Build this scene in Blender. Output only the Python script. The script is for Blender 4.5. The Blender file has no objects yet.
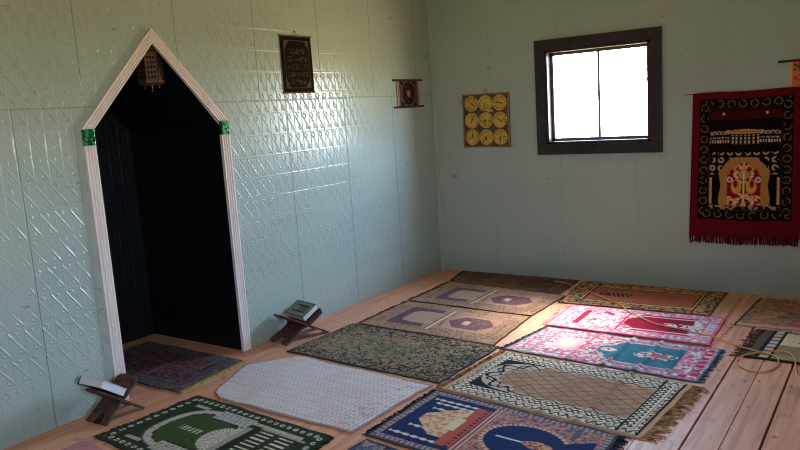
import bpy, bmesh, math, random
import numpy as np
from mathutils import Vector, Matrix
random.seed(7)
S = bpy.context.scene
COL = S.collection
PI = math.pi

# ------------------------------------------------------------------ basics
def lin(c):
    c = np.asarray(c, float) / 255.0
    return np.where(c <= 0.04045, c / 12.92, ((c + 0.055) / 1.055) ** 2.4)

def L4(c):
    return tuple(lin(c)) + (1.0,)

def link(name, me, mat=None, parent=None):
    o = bpy.data.objects.new(name, me)
    COL.objects.link(o)
    if mat is not None and me is not None:
        me.materials.append(mat)
    if parent is not None:
        o.parent = parent
    return o

def tag(o, label=None, cat=None, group=None, kind=None):
    if label: o['label'] = label
    if cat: o['category'] = cat
    if group: o['group'] = group
    if kind: o['kind'] = kind
    return o

def empty(name, loc, rz=0.0):
    o = bpy.data.objects.new(name, None)
    COL.objects.link(o)
    o.location = loc
    o.rotation_euler = (0, 0, rz)
    o.empty_display_size = 0.05
    return o

class MB:
    """collects shapes, builds one mesh"""
    def __init__(s):
        s.bm = bmesh.new()
    def quad(s, *pts):
        s.bm.faces.new([s.bm.verts.new(p) for p in pts])
    def box(s, lo, hi, M=None, bevel=0.0):
        g = bmesh.ops.create_cube(s.bm, size=1.0)
        vs = g['verts']
        c = [(lo[i] + hi[i]) / 2 for i in range(3)]
        d = [hi[i] - lo[i] for i in range(3)]
        for v in vs:
            v.co = Vector((v.co.x * d[0] + c[0], v.co.y * d[1] + c[1], v.co.z * d[2] + c[2]))
        if bevel > 0:
            es = list({e for v in vs for e in v.link_edges})
            r = bmesh.ops.bevel(s.bm, geom=es, offset=bevel, segments=2, affect='EDGES', profile=0.6)
            vs = list({v for f in r['faces'] for v in f.verts} | {v for v in vs if v.is_valid})
        if M is not None:
            for v in vs: v.co = M @ v.co
        return vs
    def prism(s, poly, axis, a0, a1, M=None):
        """poly: 2-D outline; extruded along axis ('x','y','z')"""
        def P(p, a):
            if axis == 'x': v = Vector((a, p[0], p[1]))
            elif axis == 'y': v = Vector((p[0], a, p[1]))
            else: v = Vector((p[0], p[1], a))
            return M @ v if M is not None else v
        A = [s.bm.verts.new(P(p, a0)) for p in poly]
        B = [s.bm.verts.new(P(p, a1)) for p in poly]
        n = len(poly)
        s.bm.faces.new(A); s.bm.faces.new(B[::-1])
        for i in range(n):
            s.bm.faces.new([A[i], B[i], B[(i + 1) % n], A[(i + 1) % n]])
    def tube(s, pts, r, n=8, r2=None):
        pts = [Vector(p) for p in pts]
        rings = []
        for i, p in enumerate(pts):
            d = (pts[min(i + 1, len(pts) - 1)] - pts[max(i - 1, 0)]).normalized()
            up = Vector((0, 0, 1)) if abs(d.z) < 0.9 else Vector((1, 0, 0))
            a = d.cross(up).normalized(); b = d.cross(a)
            f = i / max(1, len(pts) - 1)
            rr = r if r2 is None else r + (r2 - r) * f
            rings.append([s.bm.verts.new(p + a * rr * math.cos(2 * PI * k / n) + b * rr * math.sin(2 * PI * k / n)) for k in range(n)])
        for R0, R1 in zip(rings, rings[1:]):
            for k in range(n):
                s.bm.faces.new([R0[k], R0[(k + 1) % n], R1[(k + 1) % n], R1[k]])
        s.bm.faces.new(rings[0][::-1]); s.bm.faces.new(rings[-1])
    def lathe(s, prof, c, n=16, M=None):
        rings = []
        for r, z in prof:
            ring = []
            for k in range(n):
                v = Vector((c[0] + r * math.cos(2 * PI * k / n), c[1] + r * math.sin(2 * PI * k / n), c[2] + z))
                ring.append(s.bm.verts.new(M @ v if M is not None else v))
            rings.append(ring)
        for R0, R1 in zip(rings, rings[1:]):
            for k in range(n):
                s.bm.faces.new([R0[k], R0[(k + 1) % n], R1[(k + 1) % n], R1[k]])
        s.bm.faces.new(rings[0][::-1]); s.bm.faces.new(rings[-1])
    def build(s, name, mat, parent=None, smooth=False):
        bmesh.ops.recalc_face_normals(s.bm, faces=s.bm.faces)
        me = bpy.data.meshes.new(name)
        s.bm.to_mesh(me); s.bm.free()
        if smooth:
            for p in me.polygons: p.use_smooth = True
        return link(name, me, mat, parent)

# ------------------------------------------------------------------ materials
def new_mat(name, col=(128, 128, 128), rough=0.7, spec=0.4, metal=0.0):
    m = bpy.data.materials.new(name)
    m.use_nodes = True
    b = m.node_tree.nodes['Principled BSDF']
    b.inputs['Base Color'].default_value = L4(col)
    b.inputs['Roughness'].default_value = rough
    b.inputs['Specular IOR Level'].default_value = spec
    b.inputs['Metallic'].default_value = metal
    return m

class NT:
    def __init__(s, m):
        s.t = m.node_tree; s.b = s.t.nodes['Principled BSDF']
    def n(s, typ, **kw):
        x = s.t.nodes.new(typ)
        for k, v in kw.items(): setattr(x, k, v)
        return x
    def put(s, sock, v):
        if hasattr(v, 'is_linked') or isinstance(v, bpy.types.NodeSocket): s.t.links.new(v, sock)
        else: sock.default_value = v
    def m(s, op, a, b=None, c=None):
        x = s.n('ShaderNodeMath', operation=op)
        for i, v in enumerate((a, b, c)):
            if v is not None: s.put(x.inputs[i], v)
        return x.outputs[0]
    def ss(s, v, lo, hi):
        x = s.n('ShaderNodeMapRange', interpolation_type='SMOOTHSTEP')
        s.put(x.inputs[0], v); x.inputs[1].default_value = lo; x.inputs[2].default_value = hi
        return x.outputs[0]
    def mix(s, f, a, b):
        x = s.n('ShaderNodeMix', data_type='RGBA')
        s.put(x.inputs[0], f); s.put(x.inputs[6], a); s.put(x.inputs[7], b)
        return x.outputs[2]
    def noise(s, scale, detail=3, vec=None, rough=0.55, out=0):
        x = s.n('ShaderNodeTexNoise')
        x.inputs['Scale'].default_value = scale; x.inputs['Detail'].default_value = detail
        x.inputs['Roughness'].default_value = rough
        if vec is not None: s.t.links.new(vec, x.inputs['Vector'])
        return x.outputs[out]
    def coord(s, which='Object'):
        return s.n('ShaderNodeTexCoord').outputs[which]
    def mapping(s, vec, scale=(1, 1, 1), loc=(0, 0, 0), rot=(0, 0, 0)):
        x = s.n('ShaderNodeMapping')
        s.t.links.new(vec, x.inputs['Vector'])
        x.inputs['Scale'].default_value = scale; x.inputs['Location'].default_value = loc; x.inputs['Rotation'].default_value = rot
        return x.outputs[0]
    def sep(s, vec):
        x = s.n('ShaderNodeSeparateXYZ'); s.t.links.new(vec, x.inputs[0])
        return x.outputs
    def bump(s, h, strength=0.5, dist=0.01):
        x = s.n('ShaderNodeBump')
        x.inputs['Strength'].default_value = strength; x.inputs['Distance'].default_value = dist
        s.t.links.new(h, x.inputs['Height'])
        s.t.links.new(x.outputs[0], s.b.inputs['Normal'])
    def base(s, v): s.put(s.b.inputs['Base Color'], v)
    def rough(s, v): s.put(s.b.inputs['Roughness'], v)

def tin_mat(name, axis, base, dirt, rough=0.3, per=0.662, off=0.0, stag=0.258, spec=0.5, bstr=0.55, seam_c=0.6):
    """stamped tin sheets: scroll in every cell, sheet seams, gloss paint"""
    m = new_mat(name, base, rough, spec)
    N = NT(m)
    co = N.sep(N.coord('Object'))
    h = co[0] if axis == 'x' else co[1]
    z = co[2]
    h = N.m('ADD', h, 20.0 * per + off)
    CW, CH = per / 8, 0.145
    hw = N.m('ADD', h, N.m('MULTIPLY', N.m('SUBTRACT', N.noise(14.0, 2), 0.5), 0.014))
    uc = N.m('DIVIDE', hw, CW); vc = N.m('DIVIDE', z, CH)
    fu = N.m('FRACT', uc); fv = N.m('FRACT', vc)
    x = N.m('MULTIPLY', fu, 0.56)
    def dist(cx, cy):
        return N.m('SQRT', N.m('ADD', N.m('POWER', N.m('SUBTRACT', x, cx), 2.0), N.m('POWER', N.m('SUBTRACT', fv, cy), 2.0)))
    def ridge(d, w):       # 1 on the line, 0 at distance w
        return N.m('SUBTRACT', 1.0, N.ss(N.m('ABSOLUTE', d), 0.0, w))
    hs = []
    hs.append(N.m('MULTIPLY', ridge(N.m('SUBTRACT', dist(0.17, 0.78), 0.115), 0.045), N.m('GREATER_THAN', N.m('ADD', x, N.m('MULTIPLY', fv, 0.45)), 0.50)))
    hs.append(N.m('MULTIPLY', ridge(N.m('SUBTRACT', dist(0.40, 0.24), 0.11), 0.045), N.m('LESS_THAN', N.m('ADD', x, N.m('MULTIPLY', fv, 0.45)), 0.53)))
    # leaf running down the diagonal, left to right
    dl = N.m('ADD', N.m('MULTIPLY', N.m('SUBTRACT', x, 0.28), 0.82), N.m('MULTIPLY', N.m('SUBTRACT', fv, 0.48), 0.57))
    hs.append(ridge(dl, 0.055))
    ev = N.m('MULTIPLY', ridge(N.m('MINIMUM', fv, N.m('SUBTRACT', 1.0, fv)), 0.05), 0.28)
    eu = N.m('MULTIPLY', ridge(N.m('MINIMUM', x, N.m('SUBTRACT', 0.56, x)), 0.03), 0.9)
    hs += [ev, eu]
    H = hs[0]
    for k in hs[1:]: H = N.m('MAXIMUM', H, k)
    # sheet seams: upper course staggered against the lower one
    lower = N.m('LESS_THAN', z, 1.685)
    q = N.m('FRACT', N.m('DIVIDE', N.m('ADD', h, N.m('MULTIPLY', lower, -stag)), per))
    seam_v = N.m('SUBTRACT', 1.0, N.ss(N.m('MINIMUM', q, N.m('SUBTRACT', 1.0, q)), 0.001, 0.006))
    seam_h = N.m('SUBTRACT', 1.0, N.ss(N.m('ABSOLUTE', N.m('SUBTRACT', z, 1.685)), 0.001, 0.006))
    seam = N.m('MAXIMUM', seam_v, N.m('MULTIPLY', seam_h, 0.45))
    wav = N.noise(3.0, 2)
    H = N.m('MULTIPLY', H, N.m('ADD', 0.35, N.m('MULTIPLY', N.ss(N.noise(9.0, 4), 0.35, 0.7), 0.9)))
    H2 = N.m('SUBTRACT', N.m('ADD', N.m('MULTIPLY', H, 1.0), N.m('MULTIPLY', wav, 0.5)), N.m('MULTIPLY', seam, 0.9))
    N.bump(H2, bstr, 0.006)
    n1 = N.noise(2.2, 5); n2 = N.noise(38.0, 4)
    c = N.mix(N.ss(n1, 0.35, 0.8), L4(base), L4([v * 0.93 for v in base]))
    c = N.mix(N.m('MULTIPLY', N.ss(n2, 0.66, 0.74), 0.5), c, L4(dirt))
    c = N.mix(N.m('MULTIPLY', seam, seam_c), c, L4(dirt))
    gr = N.m('MULTIPLY', N.ss(N.m('ADD', N.m('MULTIPLY', n1, 0.5), N.m('SUBTRACT', 0.0, z)), 0.0, 0.25), 0.45)
    c = N.mix(gr, c, L4([0.5 * (p + q) for p, q in zip(base, dirt)]))
    N.base(c)
    N.rough(rough)
    return m

def wood_mat(name, c1, c2, rough=0.55, grain=(2, 30, 30), spec=0.35, axis_rot=(0, 0, 0)):
    m = new_mat(name, c1, rough, spec)
    N = NT(m)
    v = N.mapping(N.coord('Object'), scale=grain, rot=axis_rot)
    n = N.noise(1.0, 6, v, 0.6)
    N.base(N.mix(N.ss(n, 0.3, 0.7), L4(c1), L4(c2)))
    N.bump(n, 0.25, 0.004)
    return m

def floor_mat():
    m = new_mat('floor_boards', (180, 135, 110), 0.5, 0.35)
    N = NT(m)
    oc = N.coord('Object')
    co = N.sep(oc)
    gi = N.n('ShaderNodeNewGeometry'); wn0 = gi.outputs['Random Per Island']
    comb = N.n('ShaderNodeCombineXYZ')
    N.t.links.new(N.m('MULTIPLY', co[0], 34.0), comb.inputs[0])
    N.t.links.new(N.m('ADD', N.m('MULTIPLY', co[1], 1.6), N.m('MULTIPLY', wn0, 30.0)), comb.inputs[1])
    g = N.noise(1.0, 6, comb.outputs[0], 0.6)
    c = N.mix(N.ss(g, 0.3, 0.72), L4((250, 173, 134)), L4((208, 134, 104)))
    c = N.mix(N.m('MULTIPLY', wn0, 0.35), c, L4((226, 162, 124)))
    # knots and scuffs
    kn = N.n('ShaderNodeTexVoronoi'); kn.inputs['Scale'].default_value = 1.0
    N.t.links.new(N.mapping(oc, scale=(9, 4.0, 1)), kn.inputs['Vector'])
    c = N.mix(N.m('MULTIPLY', N.m('SUBTRACT', 1.0, N.ss(kn.outputs['Distance'], 0.04, 0.13)), 0.85), c, L4((92, 58, 44)))
    st = N.noise(5.0, 5, N.mapping(oc, scale=(1.2, 0.8, 1)))
    c = N.mix(N.m('MULTIPLY', N.ss(st, 0.60, 0.72), 0.35), c, L4((110, 84, 78)))
    sc = N.noise(26.0, 3, N.mapping(oc, scale=(1.0, 0.35, 1)))
    c = N.mix(N.m('MULTIPLY', N.ss(sc, 0.63, 0.70), 0.6), c, L4((98, 68, 58)))
    N.base(c)
    N.rough(N.m('ADD', 0.42, N.m('MULTIPLY', g, 0.25)))
    N.bump(g, 0.2, 0.003)
    return m

def cloth_mat():
    m = new_mat('woven_wool', (120, 120, 120), 0.95, 0.12)
    N = NT(m)
    a = N.n('ShaderNodeVertexColor'); a.layer_name = 'Col'
    oc = N.coord('Object')
    n = N.noise(160.0, 2, oc)
    c = N.mix(N.m('MULTIPLY', N.ss(n, 0.35, 0.7), 0.2), a.outputs['Color'], (0.0, 0.0, 0.0, 1))
    N.base(c)
    N.bump(N.m('ADD', n, N.m('MULTIPLY', N.noise(25.0, 2, oc), 0.7)), 0.5, 0.004)
    N.b.inputs['Sheen Weight'].default_value = 0.03
    return m

TIN_GREEN = (182, 190, 179)
M_TIN_L = tin_mat('green_tin_left', 'y', TIN_GREEN, (70, 72, 58), 0.25, 0.662, 0.92, 0.258, bstr=0.6)
M_TIN_B = tin_mat('green_tin_back', 'x', TIN_GREEN, (96, 98, 86), 0.45, 0.645, 0.03, 0.0, bstr=0.3, seam_c=0.3)
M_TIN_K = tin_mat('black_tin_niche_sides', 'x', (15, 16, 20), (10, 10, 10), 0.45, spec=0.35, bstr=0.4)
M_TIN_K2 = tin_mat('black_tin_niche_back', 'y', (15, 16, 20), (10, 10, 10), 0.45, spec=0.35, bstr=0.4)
M_FLOOR = floor_mat()
M_SUB = new_mat('dark_subfloor', (26, 20, 17), 0.9)
M_CEIL = new_mat('white_ceiling_boards', (190, 188, 172), 0.7)
M_WHITE = wood_mat('pink_white_gloss_paint', (246, 232, 228), (236, 216, 210), 0.4, grain=(9, 9, 2))
M_MOULD = wood_mat('green_painted_strip', (176, 186, 168), (160, 172, 156), 0.45, grain=(30, 30, 3))
M_CASING = wood_mat('dark_plum_wood', (56, 36, 41), (38, 25, 29), 0.38, grain=(12, 12, 12), spec=0.5)
M_SASH = wood_mat('worn_sash_paint', (120, 104, 104), (88, 74, 76), 0.4, grain=(20, 20, 20))
M_MUNTIN = new_mat('grey_muntin', (120, 112, 112), 0.4)
M_WALNUT = wood_mat('carved_dark_walnut', (112, 76, 60), (62, 38, 30), 0.75, grain=(24, 60, 60))
M_WALNUT2 = wood_mat('reddish_carved_wood', (116, 70, 52), (64, 36, 28), 0.75, grain=(24, 60, 60))
M_PAGES = new_mat('paper_page_edges', (232, 224, 228), 0.8)
M_COVER_DARK = new_mat('black_leather_cover', (36, 30, 32), 0.45)
M_COVER_PALE = new_mat('pale_paper_cover', (222, 214, 218), 0.6)
M_COVER_GREEN = new_mat('grey_green_cover', (140, 146, 126), 0.5)
M_COVER_EDGE = new_mat('dark_green_cover', (30, 36, 32), 0.45)
M_GOLD = new_mat('dull_gold_print', (150, 142, 104), 0.45)
M_INK = new_mat('black_print', (24, 24, 24), 0.6)
M_LANTERN = wood_mat('brown_lantern_wood', (112, 74, 50), (74, 46, 32), 0.5, grain=(40, 40, 40))
M_LANTERN_D = new_mat('dark_lantern_lattice', (50, 30, 22), 0.5)
M_METAL = new_mat('bright_metal_drop', (200, 196, 190), 0.25, 0.5, 1.0)
M_ROD = wood_mat('brown_rod_wood', (116, 84, 66), (84, 58, 46), 0.5, grain=(20, 20, 20))
M_ROD_D = new_mat('dark_brown_rod', (56, 36, 32), 0.5)
M_CORD = new_mat('orange_cord_rubber', (242, 164, 84), 0.5)
M_CLOTH = cloth_mat()
M_GREENTILE = None

def glitter_mat():
    m = new_mat('green_foil', (20, 120, 60), 0.25, 0.6, 0.5)
    N = NT(m)
    v = N.n('ShaderNodeTexVoronoi'); v.inputs['Scale'].default_value = 90.0
    N.t.links.new(N.coord('Object'), v.inputs['Vector'])
    bw = N.sep(v.outputs['Color'])
    N.base(N.mix(N.ss(bw[0], 0.4, 0.9), L4((8, 84, 40)), L4((70, 190, 120))))
    N.bump(bw[1], 0.8, 0.01)
    return m
M_GREENTILE = glitter_mat()

# ------------------------------------------------------------------ room
XR, YR, ZC = 5.2, -7.2, 2.85          # right wall, rear wall, ceiling
NY0, NY1, NZ, NAP = -3.56, -2.625, 1.53, 2.06   # niche opening (clear), spring height and apex
ND = 0.97
NC = (NY0 + NY1) / 2
WX0, WX1, WZ0, WZ1 = 1.15, 2.03, 1.185, 1.975      # clear opening of the back window

def struct(o): o['kind'] = 'structure'; return o

def build_floor():
    mb = MB()
    P = 0.15
    edges = [2.56, 2.713, 2.912, 3.060, 3.211, 3.36]
    while edges[0] > 0.16: edges.insert(0, edges[0] - (0.15 if len(edges) % 3 else 0.17))
    edges[0] = 0.0
    while edges[-1] < XR - 0.2: edges.append(edges[-1] + 0.15)
    edges[-1] = XR
    for a, b in zip(edges, edges[1:]):
        g = lambda e: 0.012 if abs(e - 2.912) < .01 or abs(e - 3.211) < .01 else 0.0045 if e > 2.7 else 0.002
        mb.box((a + (g(a) / 2 if a > 0 else 0), YR, -0.03), (b - g(b) / 2, 0.0, 0.0))
    k = 0.0
    # boards inside the niche
    while k > -ND:
        mb.box((max(k - P + 0.001, -ND), NY0 - 0.01, -0.03), (k, NY1 + 0.01, 0.0)); k -= P
    o = struct(mb.build('floor', M_FLOOR))
    s = MB(); s.box((-1.2, YR - 0.3, -0.06), (XR + 0.3, 0.3, -0.031))
    struct(s.build('floor_underlay', M_SUB))
build_floor()

def wall_left():
    mb = MB()
    q = mb.quad
    q((0, YR, -0.03), (0, NY0, -0.03), (0, NY0, ZC), (0, YR, ZC))
    q((0, NY1, -0.03), (0, 0, -0.03), (0, 0, ZC), (0, NY1, ZC))
    q((0, NY0, NZ), (0, NC, NAP), (0, NC, ZC), (0, NY0, ZC))
    q((0, NC, NAP), (0, NY1, NZ), (0, NY1, ZC), (0, NC, ZC))
    struct(mb.build('wall_left', M_TIN_L))
    mb = MB()
    mb.quad((0, NY0, 0), (-ND, NY0, 0), (-ND, NY0, NZ), (0, NY0, NZ))
    mb.quad((0, NY1, 0), (-ND, NY1, 0), (-ND, NY1, NZ), (0, NY1, NZ))
    mb.quad((0, NY0, NZ), (-ND, NY0, NZ), (-ND, NC, NAP), (0, NC, NAP))
    mb.quad((0, NY1, NZ), (-ND, NY1, NZ), (-ND, NC, NAP), (0, NC, NAP))
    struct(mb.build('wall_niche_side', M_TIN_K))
    mb = MB()
    mb.quad((-ND, NY0, 0), (-ND, NY1, 0), (-ND, NY1, NZ), (-ND, NY0, NZ))
    mb.bm.faces.new([mb.bm.verts.new(p) for p in ((-ND, NY0, NZ), (-ND, NY1, NZ), (-ND, NC, NAP))])
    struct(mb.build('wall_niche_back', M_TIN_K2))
wall_left()

def holed(name, mat, axis, at, span, hole, depth, sign):
    """wall with one rectangular window hole and a reveal running outwards"""
    def P(h, z, d=0.0):
        return (h, at + sign * d, z) if axis == 'x' else (at + sign * d, h, z)
    a, b = span; x0, x1, z0, z1 = hole
    mb = MB()
    for h0, h1, k0, k1 in ((a, x0, -0.06, ZC), (x1, b, -0.06, ZC), (x0, x1, -0.06, z0), (x0, x1, z1, ZC)):
        mb.quad(P(h0, k0), P(h1, k0), P(h1, k1), P(h0, k1))
        mb.quad(P(h0, k0, depth), P(h1, k0, depth), P(h1, k1, depth), P(h0, k1, depth))
    ring = [(x0, z0), (x1, z0), (x1, z1), (x0, z1)]
    for i in range(4):
        p, r = ring[i], ring[(i + 1) % 4]
        mb.quad(P(*p), P(*r), P(*r, depth), P(*p, depth))
    return struct(mb.build(name, mat))
WD = 0.16
holed('wall_back', M_TIN_B, 'x', 0.0, (0.0, XR), (WX0, WX1, WZ0, WZ1), WD, 1)
holed('wall_right', M_TIN_B, 'y', XR, (YR, 0.0), (-5.85, -4.8, WZ0, WZ1), WD, 1)  # hole for the added, out-of-view fill window
mb = MB(); mb.box((-0.2, YR - 0.16, 0.0), (XR + 0.2, YR, ZC)); struct(mb.build('wall_rear', M_TIN_B))
mb = MB(); mb.box((-1.1, YR - 0.2, ZC), (XR + 0.2, 0.2, ZC + 0.05)); struct(mb.build('ceiling', M_CEIL))
# corner moulding
mb = MB()
mb.prism([(0.002, -0.001), (0.034, -0.001), (0.032, -0.012), (0.024, -0.022), (0.012, -0.026), (0.002, -0.026)], 'z', 0.0, ZC)
struct(mb.build('trim_1', M_MOULD))

# ---- glass
def glass_mat():
    m = bpy.data.materials.new('window_glass'); m.use_nodes = True
    t = m.node_tree; t.nodes.clear()
    o = t.nodes.new('ShaderNodeOutputMaterial'); mx = t.nodes.new('ShaderNodeMixShader')
    tr = t.nodes.new('ShaderNodeBsdfTransparent'); gl = t.nodes.new('ShaderNodeBsdfGlossy')
    tr.inputs[0].default_value = (0.96, 0.98, 0.97, 1); gl.inputs['Roughness'].default_value = 0.02
    mx.inputs[0].default_value = 0.05
    t.links.new(tr.outputs[0], mx.inputs[1]); t.links.new(gl.outputs[0], mx.inputs[2]); t.links.new(mx.outputs[0], o.inputs[0])
    return m
M_GLASS = glass_mat()

def window(name, M, w, h, split=True):
    """local: x along the wall, y outwards, z up; origin at the opening's lower left corner"""
    T = lambda *p: M @ Vector(p)
    root = MB()
    C = 0.088                      # casing, standing proud of the wall
    for lo, hi in (((-C, -0.028, -C), (w + C, -0.001, 0)), ((-C, -0.028, h), (w + C, -0.001, h + C)),
                   ((-C, -0.026, 0.0), (0, -0.001, h)), ((w, -0.026, 0), (w + C, -0.001, h))):
        root.box(lo, hi, M, 0.004)
    f = struct(root.build(name, M_CASING))
    mb = MB(); d = 0.022           # jamb lining
    for lo, hi in (((0, -0.02, 0), (d, 0.15, h)), ((w - d, -0.02, 0), (w, 0.15, h)), ((0, -0.02, h - d), (w, 0.15, h)), ((0, -0.02, 0), (w, 0.15, d))):
        mb.box(lo, hi, M)
    mb.build('jamb_lining', M_CASING, f)
    mb = MB(); s = 0.026
    a, b, k0, k1 = d, w - d, d, h - d
    for lo, hi in (((a, 0.05, k0), (a + s, 0.085, k1)), ((b - s, 0.05, k0), (b, 0.085, k1)), ((a, 0.05, k1 - s), (b, 0.085, k1)), ((a, 0.05, k0), (b, 0.085, k0 + s))):
        mb.box(lo, hi, M, 0.003)
    mb.build('sash', M_SASH, f)
    mb = MB(); c = (a + b) / 2
    mb.box((c - 0.010, 0.055, k0 + s), (c + 0.010, 0.08, k1 - s), M)
    mb.build('muntin', M_MUNTIN, f)
    for lo, hi in (((a + s, 0.066, k0 + s), (c - 0.010, 0.069, k1 - s)), ((c + 0.010, 0.066, k0 + s), (b - s, 0.069, k1 - s))):
        mb = MB(); mb.box(lo, hi, M); mb.build('pane', M_GLASS, f)
    return f
window('window_1', Matrix.Translation((WX0, 0, WZ0)), WX1 - WX0, WZ1 - WZ0)
window('window_fill', Matrix.Translation((XR, -4.8, WZ0)) @ Matrix.Rotation(-PI / 2, 4, 'Z'), 1.05, WZ1 - WZ0)  # out-of-view window, added and sized to bring in fill light

# ------------------------------------------------------------------ niche frame
def niche_frame():
    root = empty('arch_frame', (0.0, NC, 0.0))
    tag(root, 'white painted fluted wooden frame around the dark pointed wall niche', 'frame')
    y = lambda v: v - NC
    W = 0.068; D = 0.024
    oy0, oy1 = NY0 - 0.05, NY1 + 0.055
    def flute(a0, a1):          # profile across the width: (pos, depth)
        n = 3; pr = [(a0, 0.001), (a0, D)]
        for i in range(n):
            s0 = a0 + (a1 - a0) * (0.1 + 0.8 * i / n); s1 = a0 + (a1 - a0) * (0.1 + 0.8 * (i + 1) / n)
            w = s1 - s0
            pr += [(s0 + w * 0.1, D), (s0 + w * 0.3, D - 0.009), (s0 + w * 0.7, D - 0.009), (s0 + w * 0.9, D)]
        pr += [(a1, D), (a1, 0.001)]
        return pr
    TB, TT = 1.476, 1.578
    for a0, a1 in ((oy0, oy0 + W), (oy1 - W, oy1)):
        mb = MB()
        mb.prism([(d, y(p)) for p, d in flute(a0, a1)], 'z', 0.0, TB)
        mb.build('jamb', M_WHITE, root)
        mb = MB(); mb.box((0.001, y(a0 + 0.004), TB), (D + 0.006, y(a1 - 0.004), TT - 0.014), None, 0.002)
        tag(mb.build('corner_block', M_GREENTILE, root), 'sparkling green block')
    ap = 2.128
    W = 0.057
    for s in (-1, 1):
        A = Vector((0, s * (oy1 - NC), TT - 0.012)); B = Vector((0, 0, ap))
        d = (B - A); Ln = d.length; d.normalize()
        nrm = Vector((0, -d.z, d.y)) * (1 if s > 0 else -1)
        if nrm.z > 0: nrm = -nrm      # towards the opening
        mb = MB()
        prof = flute(0.0, W)
        # cut: bottom horizontal, top vertical
        def pt(w, dep, end):
            if end == 0:
                o = A + nrm * w; t = (A.z - o.z) / d.z
            else:
                o = A + nrm * w; t = (0 - o.y) / d.y
            q = o + d * t
            return Vector((dep, q.y, q.z))
        a = [mb.bm.verts.new(pt(w, dp, 0)) for w, dp in prof]
        b = [mb.bm.verts.new(pt(w, dp, 1)) for w, dp in prof]
        mb.bm.faces.new(a); mb.bm.faces.new(b[::-1])
        for i in range(len(a)):
            j = (i + 1) % len(a); mb.bm.faces.new([a[i], b[i], b[j], a[j]])
        mb.build('sloping_rail', M_WHITE, root)
niche_frame()

def lantern():
    root = empty('hanging_lantern', (-0.09, NC + 0.045, 1.755))
    tag(root, 'brown carved wooden lantern hanging at the peak of the niche', 'lantern')
    n = 6; R = 0.074
    mb = MB(); mb.lathe([(R * 0.94, 0.075), (R * 0.94, 0.235)], (0, 0, 0), n); mb.build('body', M_LANTERN, root)
    mb = MB(); mb.lathe([(R, 0.235), (R * 1.06, 0.243), (R * 0.7, 0.285), (0.02, 0.325), (0.006, 0.34)], (0, 0, 0), n); mb.build('cap', M_LANTERN, root)
    mb = MB(); mb.lathe([(R * 0.7, 0.05), (R * 1.04, 0.062), (R * 1.06, 0.075), (R * 0.9, 0.077)], (0, 0, 0), n); mb.build('base_rim', M_LANTERN, root)
    mb = MB()
    for k in range(n):
        a0, a1 = 2 * PI * k / n, 2 * PI * (k + 1) / n
        p0 = Vector((R * math.cos(a0), R * math.sin(a0), 0)); p1 = Vector((R * math.cos(a1), R * math.sin(a1), 0))
        mb.tube([p0 + Vector((0, 0, 0.075)), p0 + Vector((0, 0, 0.235))], 0.004, 6)
        for i in range(1, 4):
            for j in range(5):
                q = p0.lerp(p1, i / 4) * 0.97
                zc = 0.095 + j * 0.029
                mb.box((q.x - 0.004, q.y - 0.004, zc - 0.008), (q.x + 0.004, q.y + 0.004, zc + 0.008))
    mb.build('lattice', M_LANTERN_D, root)
    for x, y_, l in ((0.0, 0.0, 0.04), (0.03, 0.03, 0.022), (-0.02, -0.035, 0.022)):
        mb = MB(); mb.lathe([(0.003, 0.0), (0.008, 0.006), (0.004, 0.014), (0.009, l - 0.004 if l > 0.03 else 0.018), (0.003, l)], (x, y_, 0.052 - l), 8)
        mb.build('drop', M_METAL, root)
    mb = MB(); mb.tube([(0, 0, 0.335), (0, 0, NAP - 1.755 - 0.002 - 0.03)], 0.003, 6); mb.build('hanging_wire', M_ROD_D, root)
lantern()

# ------------------------------------------------------------------ woven things
def vnoise(a, b, cell, seed, octv=1):
    r = np.zeros_like(a); amp = 1.0; tot = 0
    for o in range(octv):
        rs = np.random.RandomState(seed + o * 17)
        G = rs.rand(64, 64)
        x, y = a / cell, b / cell
        xi, yi = np.floor(x).astype(int), np.floor(y).astype(int)
        fx, fy = x - xi, y - yi
        fx = fx * fx * (3 - 2 * fx); fy = fy * fy * (3 - 2 * fy)
        g = lambda i, j: G[i % 64, j % 64]
        r += amp * (g(xi, yi) * (1 - fx) * (1 - fy) + g(xi + 1, yi) * fx * (1 - fy) + g(xi, yi + 1) * (1 - fx) * fy + g(xi + 1, yi + 1) * fx * fy)
        tot += amp; amp *= 0.55; cell *= 0.5
    return r / tot

class Paint:
    def __init__(s, a, b, L, W, base):
        s.a, s.b, s.L, s.W = a, b, L, W
        s.C = np.empty(a.shape + (3,)); s.C[:] = lin(base)
        s.e = np.minimum(np.minimum(a, L - a), np.minimum(b, W - b))
        s.c = np.abs(b - W / 2)
    def f(s, mask, col, al=1.0):
        m = (mask.astype(float) * al)[..., None]
        s.C = s.C * (1 - m) + lin(col) * m
        return s
    def rect(s, a0, a1, b0, b1): return (s.a >= a0) & (s.a <= a1) & (s.b >= b0) & (s.b <= b1)
    def mid(s, a0, a1, h): return (s.a >= a0) & (s.a <= a1) & (s.c <= h)
    def ell(s, a0, h0, ra, rb): return ((s.a - a0) / ra) ** 2 + ((s.b - h0) / rb) ** 2 <= 1
    def band(s, e0, e1): return (s.e >= e0) & (s.e <= e1)
    def n(s, cell, seed, o=1): return vnoise(s.a + 3, s.b + 5, cell, seed, o)
    def along(s):
        """running coordinate along the nearest edge"""
        ea = np.minimum(s.a, s.L - s.a); eb = np.minimum(s.b, s.W - s.b)
        return np.where(eb < ea, s.a, s.b)
    def worn(s, amt=0.25, seed=3, col=(150, 140, 130)):
        return s.f(s.n(0.13, seed, 3) > 0.55, col, amt)

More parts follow.
